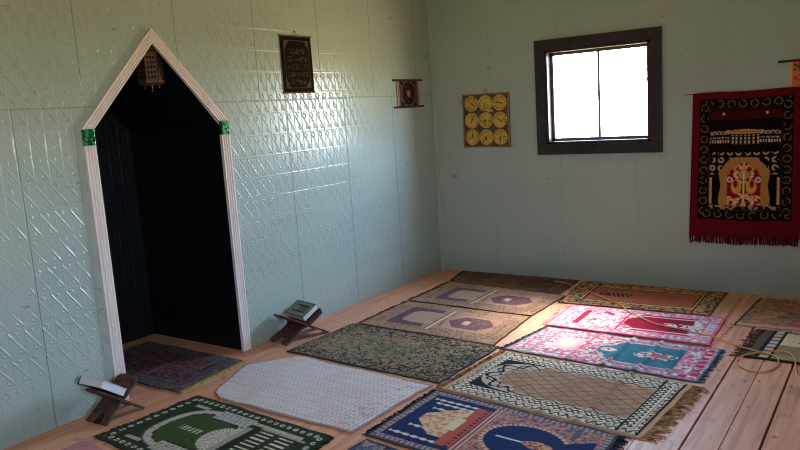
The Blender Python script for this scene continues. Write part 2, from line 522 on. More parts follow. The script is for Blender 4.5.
def pat_green(P):
    P.f(P.n(0.02, 1, 2) > 0.55, (30, 44, 26), 0.6)
    al = P.along()
    r = np.hypot((al % 0.050) - 0.025, (P.e - 0.042) * 1.0)
    P.f((r < 0.0145) & (P.e < 0.075), (200, 206, 200)); P.f((r < 0.0065) & (P.e < 0.075), (40, 56, 34))
    m = P.e > 0.09
    # two long plaques and short bars
    P.f(m & (np.abs(P.c - 0.215) < 0.011) & ((P.a > 0.12) & (P.a < 0.24) | (P.a > 0.50) & (P.a < 0.98)), (170, 174, 168))
    # court with its ring of arcades
    q = (np.abs((P.a - 0.40) / 0.27) ** 2.6 + np.abs((P.b - P.W * .5) / 0.235) ** 2.6)
    P.f(m & (q < 1) & (P.a < 0.66), (176, 178, 182))
    P.f(m & (q < 1) & (q > 0.9) , (70, 84, 66))
    P.f(m & (q < 0.56) & (P.a < 0.60), (54, 78, 36))
    P.f(m & (q < 0.60) & (q > 0.5) & ((P.a % 0.05) < 0.026) & (P.c > 0.1), (24, 30, 24))
    # wings
    P.f((np.abs(P.c - 0.20) < 0.045) & (P.a > 0.34) & (P.a < 0.62), (172, 174, 180))
    P.f((np.abs(P.c - 0.20) < 0.038) & (P.a > 0.34) & (P.a < 0.62) & (((P.a + P.c * .3) % 0.035) < 0.006), (110, 116, 118))
    P.f((np.abs(P.c - 0.145) < 0.008) & (P.a > 0.34) & (P.a < 0.6) & ((P.a % 0.045) < 0.02), (22, 28, 24))
    P.f(P.mid(0.28, 0.44, 0.022) & ((P.a % 0.03) < 0.017), (176, 186, 170))
    # dome
    d = np.hypot((P.a - 0.60) / 0.12, (P.b - P.W / 2) / 0.12)
    dm = (d < 1) & (P.a < 0.62)
    P.f(dm, (204, 206, 204)); P.f(dm & (((np.arctan2(P.b - P.W / 2, 0.66 - P.a) * 8) % 1) < 0.35), (120, 128, 118))
    P.f(P.mid(0.62, 0.66, 0.17), (150, 156, 150)); P.f(P.mid(0.66, 0.70, 0.20), (26, 38, 24))
    # rows of white bars
    for a0 in (0.72, 0.86):
        P.f(P.mid(a0, a0 + 0.10, 0.17) & ((P.b % 0.034) < 0.012), (206, 210, 198))
    P.f(P.mid(0.70, 1.02, 0.2) & (P.c > 0.185), (150, 158, 148))
    P.f(P.n(0.012, 9) > 0.8, (20, 30, 18), 0.5)

def pat_quilt(P):
    u = (P.a + P.b * 0.35); v = P.b
    k = ((P.a % 0.030) < 0.012)
    P.f(k, (228, 226, 240), 0.8)
    P.f(((P.a + (np.floor(v / 0.02) % 2) * 0.015) % 0.030 < 0.010) & ((v % 0.02) < 0.010), (150, 140, 152), 0.7)
    P.f(P.n(0.16, 4, 2) > 0.56, (186, 172, 180), 0.25)
    P.f((P.n(0.02, 7, 2) > 0.62) & (P.a > P.L * 0.85) , (160, 126, 118), 0.4)
    P.f(P.e < 0.016, (158, 138, 146))

def pat_speck(P, base_spots, black, dens=0.55):
    for (cell, seed, th, col, al) in base_spots: P.f(P.n(cell, seed, 2) > th, col, al)
    P.f((P.n(0.014, 21) > dens + 0.06) & (P.e > 0.012), black, 0.9)
    P.f((P.n(0.013, 25) > dens + 0.02) & (P.band(0.012, 0.13)), black, 0.9)

def pat_greygreen(P):
    P.f(P.n(0.16, 2, 2) > 0.50, (138, 116, 100), 0.8); P.f(P.n(0.12, 5, 2) > 0.58, (92, 100, 86), 0.7); P.f(P.n(0.022, 8) > 0.6, (150, 140, 124), 0.7)
    P.f(P.mid(0.48, 0.66, 0.09), (96, 104, 92), 0.6)
    P.f((P.n(0.0105, 21) > 0.75) & (P.e > 0.012), (30, 28, 28), 0.95); P.f((P.n(0.0105, 25) > 0.63) & (P.band(0.012, 0.13)), (30, 30, 30), 0.95)
    P.f((P.n(0.0105, 27) > 0.70) & (P.a > P.L * 0.6), (30, 30, 30), 0.95)
    P.f(P.e < 0.010, (60, 60, 54))

def pat_purple(P):
    P.f(P.n(0.012, 3) > 0.55, (164, 140, 120), 0.6)
    P.f(P.n(0.011, 6) > 0.68, (92, 70, 76), 0.8)
    P.f(P.n(0.14, 7, 2) > 0.58, (176, 146, 126), 0.35)
    L, W = P.L, P.W
    for e0, e1, c in ((0.03, 0.036, (110, 84, 92)), (0.085, 0.092, (120, 92, 96))):
        P.f(P.band(e0, e1), c, 0.6)
    # head panel
    m = P.rect(0.16, 0.47, 0.13, W - 0.13)
    P.f(m, (84, 62, 84), 0.92)
    arch = (P.c < 0.125 - np.clip(0.27 - P.a, 0, 1) * 1.1) & (P.a > 0.235) & (P.a < 0.50)
    P.f(arch, (164, 142, 126)); P.f(arch & (P.n(0.012, 31) > 0.6), (150, 112, 110))
    P.f(P.rect(0.33, 0.47, 0.20, W - 0.20) , (160, 138, 124))
    P.f((np.abs(P.a - 0.535) < 0.010) & (P.e > 0.1), (206, 184, 172)); P.f((np.abs(P.a - 0.513) < 0.005) & (P.e > 0.1), (112, 86, 92))
    # field medallion
    q = np.maximum(np.abs(P.a - 0.79) / 0.20, P.c / 0.16)
    P.f(q < 1.0, (166, 132, 122)); P.f((np.abs(P.a - 0.79) / 0.19 + P.c / 0.26 < 1.0) & (P.c < 0.12), (88, 64, 84), 0.9)
    mm = P.mid(0.68, 0.92, 0.10)
    P.f(mm & (P.n(0.02, 12) > 0.6), (124, 98, 98), 0.8)
    P.f(P.mid(0.72, 0.78, 0.04) & (P.n(0.012, 14) > 0.4), (214, 190, 180))
    P.f(P.e < 0.01, (86, 62, 58))

def pat_brown(P):
    P.f(P.n(0.10, 2, 3) > 0.52, (78, 58, 48), 0.8)
    P.f(P.band(0.06, 0.075) | P.band(0.12, 0.13), (66, 48, 42), 0.8)
    P.f(P.n(0.012, 6) > 0.66, (120, 92, 74), 0.6)
    P.f(np.abs(np.hypot((P.a - .8) * .8, P.b - P.W / 2) - 0.12) < 0.008, (56, 40, 36), 0.8)

def ornate(P, mask, dark, light, cell=0.016, s=1):
    P.f(mask & (P.n(cell, s) > 0.56), dark); P.f(mask & (P.n(cell, s + 5) > 0.60), light)

def pat_beigepink(P):
    ornate(P, P.e < 0.15, (44, 34, 30), (186, 156, 116), 0.015, 3)
    for e0, e1, c in ((0.0, 0.012, (90, 60, 48)), (0.05, 0.056, (50, 36, 32)), (0.135, 0.15, (206, 180, 140)), (0.15, 0.158, (34, 26, 26))):
        P.f(P.band(e0, e1), c)
    P.f((P.e > 0.158), (176, 104, 88)); P.f((P.e > 0.158) & (P.n(0.1, 8, 2) > 0.55), (160, 96, 80), 0.7)
    P.f((np.abs(P.a - (P.L - 0.13)) < 0.006) & (P.c < 0.3), (36, 26, 26))
    P.f((np.abs(P.a - 0.16) < 0.006) & (P.c < 0.3), (36, 26, 26))
    # dark script in the field
    u = P.a - 0.30; v = P.b - P.W / 2
    sc = (np.abs(u - 0.09) < 0.10) & (np.abs(v) < 0.05)
    P.f(sc & (((u * 1.0 + v * 0.45) % 0.036) < 0.018), (30, 24, 26))
    P.f((np.abs(np.hypot(u + 0.03, v * 1.1) - 0.03) < 0.010), (30, 24, 26))

def pat_crimson(P):
    W, L = P.W, P.L
    P.f(P.n(0.016, 2) > 0.52, (226, 120, 168), 0.9)
    P.f(P.n(0.013, 4) > 0.64, (150, 70, 110), 0.8)
    P.f(P.n(0.02, 5) > 0.60, (244, 226, 238), 0.9)
    P.f(P.band(0.0, 0.02) | P.band(0.075, 0.085), (214, 110, 150))
    P.f(P.band(0.03, 0.065) & (((P.along()) % 0.05) < 0.02), (176, 150, 190))
    # head panel
    m = P.rect(0.15, 0.44, 0.11, W - 0.11); P.f(m, (150, 28, 70))
    md = P.n(0.05, 9, 2)
    P.f(m & (P.a > 0.20) & (md > 0.32), (226, 202, 220)); P.f(m & (P.a > 0.2) & (P.n(0.015, 11) > 0.6), (150, 110, 160), 0.8)
    P.f((np.abs(P.a - 0.47) < 0.008) & (P.c < W / 2 - 0.08), (206, 40, 100))
    # long pointed field
    h = np.minimum(0.15, 0.05 + np.clip((P.a - 0.48) * 1.0, 0, 1))
    f = (P.c < h) & (P.a > 0.48) & (P.a < L - 0.16)
    P.f(f, (142, 14, 54)); P.f((P.c > 0.15) & (P.c < 0.19) & (P.a > 0.56) & (P.a < L - 0.15), (188, 30, 96)); P.f((np.abs(P.c - 0.155) < 0.008) & (P.a > 0.56) & (P.a < L - 0.15), (240, 214, 228))
    q = np.hypot((P.a - 0.84) / 0.15, (P.b - W / 2) / 0.045)
    P.f((q < 1) & (P.n(0.016, 15) > 0.42), (240, 200, 214))

def pat_teal(P):
    W, L = P.W, P.L
    P.f(P.n(0.017, 12) > 0.53, (222, 96, 146), 0.9)
    P.f(P.n(0.018, 14) > 0.60, (246, 226, 236), 0.95)
    P.f(P.n(0.014, 16) > 0.68, (112, 70, 110), 0.8)
    P.f(P.band(0.0, 0.012), (74, 92, 112)); P.f(P.band(0.07, 0.082) | P.band(0.022, 0.028), (140, 140, 168))
    e2 = P.band(0.03, 0.068) & ((P.along() % 0.07) < 0.04)
    P.f(e2 & (P.a > L - 0.12), (196, 36, 96))
    P.f((np.abs(P.a - 0.15) < 0.016), (140, 146, 166), 0.8)
    m = P.rect(0.20, 0.38, 0.16, W - 0.16); P.f(m, (238, 196, 214), 0.8); P.f(P.rect(0.24, 0.34, 0.21, W - 0.21), (228, 212, 214))
    P.f((np.abs(P.a - 0.41) < 0.010), (206, 70, 120), 0.7)
    h = np.minimum(0.185, 0.05 + np.clip((P.a - 0.50) * 1.1, 0, 1)) - 0.02 * (np.sin(P.a * 70) > 0.3) * (P.a < 0.66)
    f = (P.c < h) & (P.a > 0.50) & (P.a < L - 0.17)
    P.f(f, (52, 112, 142)); P.f(f & (P.n(0.05, 21, 2) > 0.55), (66, 128, 154), 0.8)
    P.f(f & (P.c > h - 0.014), (196, 190, 206))
    P.f((np.abs(P.c - 0.205) < 0.016) & (P.a > 0.62) & (P.a < L - 0.15), (138, 128, 160), 0.8)
    q = np.hypot((P.a - 0.86) / 0.135, (P.b - W / 2) / 0.06)
    P.f((q < 1) & (P.n(0.017, 25) > 0.42), (240, 206, 216)); P.f((q < 0.8) & (P.n(0.015, 27) > 0.62), (214, 80, 120))
    q = np.hypot((P.a - 0.57) / 0.05, (P.b - W / 2) / 0.035)
    P.f((q < 1) & (P.n(0.015, 29) > 0.42), (226, 190, 206))

def pat_lattice(P):
    W, L = P.W, P.L; BK = (26, 22, 24)
    al = P.along()
    # outer zig-zag band
    def zig(e0, e1, per):
        t = (P.e - e0) / (e1 - e0); tri = np.abs(((al / per) % 1) * 2 - 1)
        return P.band(e0, e1) & (np.abs(tri - t) < 0.24)
    P.f(P.band(0.012, 0.016), BK); P.f(zig(0.020, 0.060, 0.05), BK); P.f(P.band(0.064, 0.070), BK)
    P.f(P.band(0.02, 0.06) & (P.n(0.01, 3) > 0.62), (150, 130, 116))
    # second band with links
    link_ = P.band(0.078, 0.128)
    s = np.sin(al / 0.072 * 2 * PI) * 0.018
    P.f(link_ & (np.abs(P.e - 0.103 - s) < 0.0065), BK); P.f(link_ & (np.abs(P.e - 0.103 + s) < 0.0065), BK)
    P.f(P.band(0.132, 0.135), (60, 52, 50))
    # right end has two more bars
    P.f((np.abs(P.a - (L - 0.135)) < 0.007) & (P.e > 0.012), BK); P.f((np.abs(P.a - (L - 0.03)) < 0.006), BK)
    # field with rounded, scalloped head
    inside = P.e > 0.138
    ha = 0.36
    inside = inside | ((P.a > 0.098) & (P.a < 0.2) & (np.minimum(P.b, W - P.b) > 0.138))
    P.f(inside, (168, 138, 120))
    r = (np.abs((P.a - ha) / 0.262) ** 2.5 + np.abs((P.b - W / 2) / 0.21) ** 2.5) ** 0.4
    head = inside & (P.a < ha)
    P.f(head & (r > 1.0), BK)
    ring = head & (r <= 1.02)
    P.f(ring, (186, 176, 168))
    th = np.arctan2(P.b - W / 2, ha - P.a)
    P.f(ring & (np.abs(np.sin(th * 9) * 0.12 + r - 0.84) < 0.045), BK); P.f(ring & (np.abs(np.sin(th * 9 + 2.2) * 0.12 + r - 0.78) < 0.03), (60, 54, 54))
    fld = inside & ((P.a >= ha) | (r < 0.60 + 0.05 * np.abs(np.sin(th * 5))))
    P.f(fld, (168, 138, 120)); P.f(fld & (P.n(0.15, 9, 3) > 0.54), (156, 128, 110), 0.7)
    d1 = (P.a * 0.72 + P.b) % 0.072; d2 = (P.a * 0.72 - P.b + 9) % 0.072
    P.f(fld & ((d1 < 0.0075) | (d2 < 0.0075)), (92, 66, 52), 0.8)
    side = inside & (P.a > ha) & (P.c > W / 2 - 0.165)
    P.f(side, (192, 180, 168)); P.f(side & (np.abs(np.sin(P.a * 55) * 0.010 + P.c - (W / 2 - 0.152)) < 0.005), BK)
    P.f(P.e < 0.010, (170, 150, 128))
    P.f(((P.a < 0.028) | (P.a > L - 0.024)), (188, 156, 122))

def pat_navy(P):
    W, L = P.W, P.L; NV = (20, 40, 98)
    P.f(P.n(0.014, 2) > 0.56, (182, 154, 148), 0.8); P.f(P.n(0.011, 4) > 0.62, (70, 76, 116), 0.9); P.f(P.n(0.011, 7) > 0.66, (168, 104, 98), 0.9)
    P.f(P.band(0, 0.016), (64, 62, 76)); P.f(P.band(0.016, 0.045), (150, 146, 158)); P.f(P.band(0.016, 0.045) & ((P.along() % 0.03) < 0.012), (84, 84, 104))
    # sky panel with mosque and minarets
    m = P.rect(0.05, 0.43, 0.05, W - 0.05); P.f(m, NV)
    for b0, a0 in ((0.10, 0.07), (0.20, 0.12), (W - 0.20, 0.12), (W - 0.10, 0.07), (W - 0.14, 0.10)):
        P.f(m & (np.abs(P.b - b0) < 0.008 + 0.004 * np.sin(P.a * 120)) & (P.a > a0), (206, 204, 210))
    prof = 0.155 - np.clip(0.26 - P.a, 0, 1) * 0.9
    mo = m & (P.a > 0.13) & (P.c < prof)
    P.f(mo, (214, 182, 158)); P.f(mo & (P.n(0.018, 12) > 0.56), (188, 130, 112), 0.9); P.f(mo & ((P.b % 0.05) < 0.008), (226, 208, 190))
    P.f(m & (P.a > 0.34) & (P.c < 0.22), (176, 84, 76)); P.f(m & (P.a > 0.30) & (P.a < 0.36) & (P.c < 0.07), (226, 204, 176))
    P.f(P.rect(0.43, 0.475, 0.05, W - 0.05), (196, 164, 152)); 
    P.f((np.abs(P.a - 0.405) < 0.012) & ((P.b % 0.03) < 0.013) & (P.e > 0.05), (36, 40, 64))
    for a0 in (0.432, 0.454, 0.474): P.f((np.abs(P.a - a0) < 0.004) & (P.e > 0.05), (84, 60, 80))
    # oval
    q = np.hypot((P.a - 0.71) / 0.20, (P.b - W / 2) / 0.165)
    P.f((q < 1.12) & (((np.arctan2(P.b - W / 2, P.a - 0.70) * 7) % 1) < 0.55), (206, 176, 150))
    P.f(q < 1.0, NV)
    tr = (P.a > 0.80) & (P.a < L - 0.06) & (P.c < 0.05 + np.clip(P.a - 0.84, 0, 1) * 0.7)
    P.f(tr & (P.c < 0.16), NV)
    P.f((np.abs(P.c) < 0.008) & (P.a > 0.56) & (P.a < 0.72), (200, 196, 200))
    q2 = np.hypot((P.a - 0.78) / 0.075, (P.b - W / 2) / 0.038)
    P.f((q2 < 1), (192, 150, 132)); P.f((q2 < 1) & (P.n(0.015, 19) > 0.55), (150, 80, 76))
    P.f((np.abs(P.a - 0.90) < 0.012) & (P.c > 0.13) & (P.e > 0.045), (86, 86, 112))
    P.f((P.a > 0.98) & (P.c < 0.02) & (P.e > 0.05), (196, 180, 180))

def pat_bluegrey(P):
    P.f(P.n(0.022, 2, 2) > 0.52, (168, 164, 168), 0.9); P.f(P.n(0.018, 5) > 0.60, (36, 42, 66)); P.f(P.n(0.02, 8) > 0.66, (70, 92, 140))
    P.f((P.e > 0.1) & (P.n(0.05, 9, 2) > 0.55), (130, 104, 86), 0.7); P.f(P.e < 0.012, (50, 48, 60))

def pat_nichemat(P):
    P.f(P.n(0.014, 3) > 0.56, (112, 106, 114), 0.6)
    m = (P.e > 0.10)
    P.f(m, (86, 36, 42)); P.f(m & (P.n(0.03, 5, 2) > 0.56), (56, 40, 48)); P.f(m & (P.n(0.014, 6) > 0.64), (96, 84, 92), 0.8)
    for k in (0.16, 0.42, 0.68):
        P.f((np.abs(P.a - (P.L - k)) < 0.016) & (P.e > 0.05) & (P.n(0.02, 9) > 0.4), (92, 84, 92))
    P.f((np.abs(P.b - P.W * .55 + (P.a - .5) * .12) < 0.014), (90, 80, 88), 0.7)
    P.f(P.band(0.06, 0.075), (70, 62, 68))

def pat_farright(P):
    cs = [(186, 120, 104), (112, 108, 128), (192, 152, 100), (150, 130, 124), (180, 96, 96), (170, 140, 118)]
    g = np.floor((P.a - P.b * 0.3) / 0.13) * 5 + np.floor((P.b) / 0.19) * 2
    for k, c in enumerate(cs): P.f((g % 6).astype(int) == k, c, 0.6)
    P.f(P.n(0.05, 3, 2) > 0.56, (150, 120, 104), 0.6); P.f(P.n(0.02, 4) > 0.62, (96, 78, 76), 0.6); P.f(P.b < 0.05, (190, 160, 160))
    P.f(P.a < 0.012, (60, 50, 50))

def pat_nearright(P):
    P.f(P.n(0.1, 2, 3) > 0.52, (140, 122, 100), 0.8)
    BK = (26, 22, 22)
    P.f(P.a < 0.05, (92, 80, 76)); P.f((P.a > 0.05) & (P.a < 0.068), BK)
    P.f((P.a >= 0.068) & (P.a < 0.115), (196, 184, 172)); P.f((P.a >= 0.068) & (P.a < 0.115) & ((P.b % 0.07) < 0.02), (90, 80, 76)); P.f((P.a >= 0.115) & (P.a < 0.135), BK)
    up = (P.a > 0.135) & (P.b > P.W * 0.50) & (P.b < P.W - 0.04)
    P.f(up, (214, 198, 178)); P.f((P.b > P.W - 0.05) & (P.a > 0.135) & (P.n(0.02, 6) > 0.5), BK)
    v = P.b - P.W * 0.62
    P.f((np.abs(v - 0.05 * np.sin(P.a * 26) - 0.03) < 0.013) & (P.a > 0.22), BK)
    P.f((np.abs(np.hypot(P.a - 0.32, v + 0.01) - 0.055) < 0.012), BK); P.f((np.abs(np.hypot(P.a - 0.32, v + 0.01) - 0.022) < 0.009), BK)
    P.f((np.hypot((P.a - 0.55) / .12, (v - 0.02) / .04) < 1) & (P.n(0.02, 4) > 0.45), (60, 50, 46))
    P.f((P.b < 0.02), (40, 34, 32))

def pat_under(P):
    P.f(P.n(0.02, 2, 2) > 0.52, (214, 120, 124), 0.9); P.f(P.n(0.014, 4) > 0.64, (236, 186, 186), 0.9); P.f(P.n(0.02, 6) > 0.68, (176, 70, 84), 0.8)
    P.f((P.a > P.L - 0.1) & (P.n(0.04, 9) > 0.5), (196, 140, 126), 0.8)

def pat_stripe(P):
    P.f((((P.a + P.b) % 0.016) < 0.007), (176, 120, 136)); P.f((((P.a - P.b + 9) % 0.016) < 0.006), (120, 60, 80), 0.7)

def pat_hanging(P):
    """a: down from the head, b: across"""
    W, L = P.W, P.L; RED = (92, 10, 26); BK = (14, 10, 13)
    P.f(P.e < 0.052, RED); P.f((P.a > L - 0.135), RED)
    P.f((P.e >= 0.052) & (P.a < L - 0.135), BK)
    # ring border
    Lb = L - 0.135
    e = np.minimum(np.minimum(P.a - 0.052, Lb - P.a), np.minimum(P.b - 0.052, W - 0.052 - P.b))
    ea = np.minimum(P.a - 0.052, Lb - P.a); eb = np.minimum(P.b - 0.052, W - 0.052 - P.b)
    al = np.where(eb < ea, P.a, P.b)
    ok = (e > 0.0) & (e < 0.07)
    r = np.hypot((al % 0.078) - 0.039, e - 0.038)
    P.f(ok & (np.abs(r - 0.024) < 0.0042) & (P.n(0.02, 3) > 0.36), (100, 86, 74)); P.f(ok & (r < 0.006), (60, 20, 24))
    P.f((np.abs(e - 0.075) < 0.003) & (e > 0), (60, 40, 38))
    inn = e > 0.08
    # red panel under the head border
    P.f(inn & (P.a > 0.14) & (P.a < 0.205), (64, 10, 18)); 
    for s in (-1, 1): P.f(np.hypot(P.a - 0.165, P.b - W / 2 - s * 0.145) < 0.009, (214, 190, 190))
    # building with colonnade
    c = P.c
    roof = inn & (c < 0.125) & (P.a > 0.275 + np.minimum(c, 0.1) * 0.12) & (P.a < 0.312)
    P.f(roof, (196, 148, 86)); P.f(roof & (np.abs(P.a - 0.297) < 0.003), (60, 30, 24))
    P.f(inn & (c < 0.105) & (P.a > 0.318) & (P.a < 0.385) & ((P.b % 0.028) < 0.013) & ((P.a % 0.024) < 0.017), (196, 184, 164))
    lo = 0.335 + 0.06 * (c - 0.1); wing = inn & (c > 0.10) & (c < 0.245)
    P.f(wing & (np.abs(P.a - lo - 0.004) < 0.005) & ((P.b % 0.03) < 0.022), (170, 160, 148))
    P.f(wing & (P.a > lo + 0.02) & (P.a < lo + 0.042) & ((P.b % 0.018) < 0.011), (190, 182, 168))
    P.f(wing & (np.abs(np.hypot(((P.b + 0.004) % 0.03) - 0.015, P.a - lo + 0.03) - 0.012) < 0.004) & (P.a < lo - 0.02), (168, 156, 144))
    # sprigs above the arch
    sp = inn & (P.a > 0.45) & (P.a < 0.62)
    P.f(sp & (np.abs(np.hypot((P.b % 0.06) - 0.03, (P.a % 0.06) - 0.03) - 0.016) < 0.006) & (P.n(0.02, 8) > 0.4), (176, 160, 140))
    # arch
    top = 0.485
    sh = np.where(P.a < 0.60, 0.05 + np.sqrt(np.clip((P.a - top) / 0.115, 0, 1)) * 0.115 , 0.165)
    sh = np.where((P.a > 0.585) , 0.165 + 0.006 * np.cos((P.a - 0.6) * 30), sh)
    arch = inn & (P.a > top) & (P.a < L - 0.245) & (c < sh)
    P.f(arch, (172, 126, 70))
    isn = np.interp(P.a - top, [0.035, 0.05, 0.075, 0.10, 0.125, 0.15, 0.17, 0.40], [0.0, 0.03, 0.055, 0.092, 0.096, 0.118, 0.112, 0.112])
    ins = arch & (c < isn) & (P.a > top + 0.035)
    P.f(ins, (128, 16, 28))
    # vase with birds and sprays
    A = P.a - top
    P.f(ins & (np.abs(c - 0.04 - 0.02 * np.sin(A * 60)) < 0.012) & (P.n(0.02, 12) > 0.35), (220, 192, 150))
    P.f(ins & (np.hypot((A - 0.22) / 0.055, (c - 0.05) / 0.035) < 1), (208, 156, 84)); P.f(ins & (np.hypot((A - 0.20) / 0.03, (c - 0.055) / 0.015) < 1), (128, 16, 28))
    P.f(ins & (np.hypot((A - 0.13) / 0.035, c / 0.04) < 1), (190, 140, 80)); P.f(ins & (c < 0.006), (226, 200, 160))
    P.f(ins & (np.abs(np.hypot(A - 0.17, (c - 0.095)) - 0.016) < 0.006), (190, 190, 190))
    P.f(ins & (A > 0.285) & (np.abs(np.sin(c * 75 + 0.6) * 0.014 + A - 0.315) < 0.008), (222, 190, 160)); P.f(ins & (A > 0.285) & (P.n(0.016, 31) > 0.62), (206, 160, 120))
    P.f(ins & (A < 0.11) & (np.abs(np.hypot((A - 0.09) * 1.1, c - 0.03) - 0.03) < 0.008), (214, 150, 110))
    # columns
    P.f(inn & (np.abs(c - 0.225) < 0.009) & (P.a > 0.64) & (P.a < L - 0.25), (190, 150, 120))
    P.f(inn & (P.a > L - 0.245) & (P.a < L - 0.19) & (P.n(0.014, 15) > 0.6), (150, 130, 110))

def skewsum(q, a, b):
    """bilinear map; q = corners at (a0,b0),(a1,b0),(a1,b1),(a0,b1)"""
    q = np.array(q, float); s, t = a[..., None], b[..., None]
    return q[0] * (1 - s) * (1 - t) + q[1] * s * (1 - t) + q[2] * s * t + q[3] * (1 - s) * t

def grid_mesh(name, X, C, keep, thick_z, mat, parent, skirt=True):
    """top sheet from vertex grid X (n,m,3) on the cells of keep (n-1,m-1) with its own edge and underside"""
    n, m = X.shape[:2]
    idx = -np.ones((n, m), int); vs = []; cs = []
    faces = []
    I, J = np.nonzero(keep)
    used = np.zeros((n, m), bool)
    used[I, J] = used[I + 1, J] = used[I + 1, J + 1] = used[I, J + 1] = True
    K = np.argwhere(used); idx[used] = np.arange(len(K))
    vs = X[used]; cs = C[used]
    F = np.stack([idx[I, J], idx[I + 1, J], idx[I + 1, J + 1], idx[I, J + 1]], 1)
    faces = F.tolist()
    nv = len(vs)
    if skirt:
        # edges used once get a wall down to the underside
        E = {}
        for f in faces:
            for k in range(4):
                e = (f[k], f[(k + 1) % 4]); r = (e[1], e[0])
                if r in E: del E[r]
                else: E[e] = 1
        low = {}; ex = []; exc = []
        def lowv(i):
            if i not in low:
                low[i] = nv + len(ex); p = vs[i]; ex.append((p[0], p[1], thick_z)) ; exc.append(cs[i] * 0.9)
            return low[i]
        sk = [[a, lowv(a), lowv(b), b][::-1] for a, b in E]
        faces += sk
        vs = np.vstack([vs, np.array(ex)]); cs = np.vstack([cs, np.array(exc)])
    me = bpy.data.meshes.new(name)
    me.from_pydata(vs.tolist(), [], faces)
    cs = np.clip(cs * np.array([1.44, 1.15, 0.90]), 0, 0.92)
    at = me.color_attributes.new('Col', 'FLOAT_COLOR', 'POINT')
    at.data.foreach_set('color', np.hstack([cs, np.ones((len(cs), 1))]).astype(np.float32).ravel())
    me.update()
    for p in me.polygons: p.use_smooth = False
    return link(name, me, mat, parent)

RUG_GROUP = 'prayer rugs spread over the floor'
def rug(label, quad, base, pat, border, z0=0.0005, th=0.007, fringe=(), edge=None, name='prayer_rug', cat='rug', N=210, bump=0.003, folds=(), seed=1, group=RUG_GROUP, ragged=0.008, curl=None):
    q = np.array(quad, float)
    L = (np.linalg.norm(q[1] - q[0]) + np.linalg.norm(q[2] - q[3])) / 2
    W = (np.linalg.norm(q[3] - q[0]) + np.linalg.norm(q[2] - q[1])) / 2
    n = N; m = max(20, int(N * W / L))
    s, t = np.meshgrid(np.linspace(0, 1, n), np.linspace(0, 1, m), indexing='ij')
    a, b = s * L, t * W
    P = Paint(a, b, L, W, base); pat(P)
    xy = skewsum(q, s, t)
    if edge is not None:                      # cut-back left end
        sh = edge(t)
        xy[..., 0] += sh * (1 - s) ** 6
    # slightly wavy outline
    w = (vnoise(a * 1.0 + 2, b + 4, 0.09, seed + 40, 2) - 0.5) * ragged * 2
    e = np.minimum(np.minimum(s * L, (1 - s) * L), np.minimum(t * W, (1 - t) * W))
    k = np.exp(-e / 0.03)
    xy[..., 0] += w * k; xy[..., 1] += (vnoise(a + 7, b + 1, 0.09, seed + 60, 2) - 0.5) * ragged * 2 * k
    z = z0 + th + bump * (vnoise(a + 1, b + 2, 0.22, seed, 2) - 0.35) * 2
    for f0, amp, wd in folds:
        z = z + amp * np.exp(-((a - f0 - 0.01 * np.sin(b * 9)) / wd) ** 2)
    if curl is not None: z = z + curl(s, t)
    z = np.maximum(z, z0 + 0.003)
    c0 = q.mean(0)
    X = np.dstack([xy[..., 0] - c0[0], xy[..., 1] - c0[1], z])
    root = empty(name, (c0[0], c0[1], 0.0))
    tag(root, label, cat, group)
    am = (a[:-1, :-1] + a[1:, 1:]) / 2; bm_ = (b[:-1, :-1] + b[1:, 1:]) / 2
    em = np.minimum(np.minimum(am, L - am), np.minimum(bm_, W - bm_))
    grid_mesh('border', X, P.C, em < border, z0, M_CLOTH, root)
    grid_mesh('field', X, P.C, em >= border, z0, M_CLOTH, root)
    rs = random.Random(seed)
    for end, ln, col, dens in fringe:         # 'a0','a1','b0','b1'
        mb = MB()
        if end in ('a0', 'a1'): line = X[0 if end == 'a0' else -1]; inn = X[6 if end == 'a0' else -7]
        else: line = X[:, 0 if end == 'b0' else -1]; inn = X[:, 6 if end == 'b0' else -7]
        cnt = int(dens * (W if end[0] == 'a' else L))
        for i in range(cnt):
            f = (i + rs.random()) / cnt * (len(line) - 1); i0 = min(int(f), len(line) - 2)
            p = Vector(line[i0]).lerp(Vector(line[i0 + 1]), f - i0); o = p - Vector(inn[i0]); o.z = 0; o.normalize()
            tdir = Vector((-o.y, o.x, 0)); l = ln * rs.uniform(0.55, 1.1); sw = rs.uniform(-0.5, 0.5)
            zz = z0 + 0.0045
            pts = [Vector((p.x, p.y, z0 + 0.006)) - o * 0.004, Vector((p.x, p.y, zz)) + o * l * 0.5 + tdir * l * sw * 0.3, Vector((p.x, p.y, zz)) + o * l + tdir * l * sw]
            mb.tube(pts, 0.0032, 5, 0.0026)
        tag(mb.build('fringe', fringe_mat(col), root), kind='stuff')
    return root

FM = {}
def fringe_mat(col):
    if col not in FM:
        m = new_mat('fringe_yarn_%d' % len(FM), col, 0.95, 0.1)
        N = NT(m); n = N.noise(30.0, 3, N.coord('Object'))
        N.base(N.mix(N.ss(n, 0.4, 0.65), L4(col), L4([v * 0.55 for v in col])))
        FM[col] = m
    return FM[col]

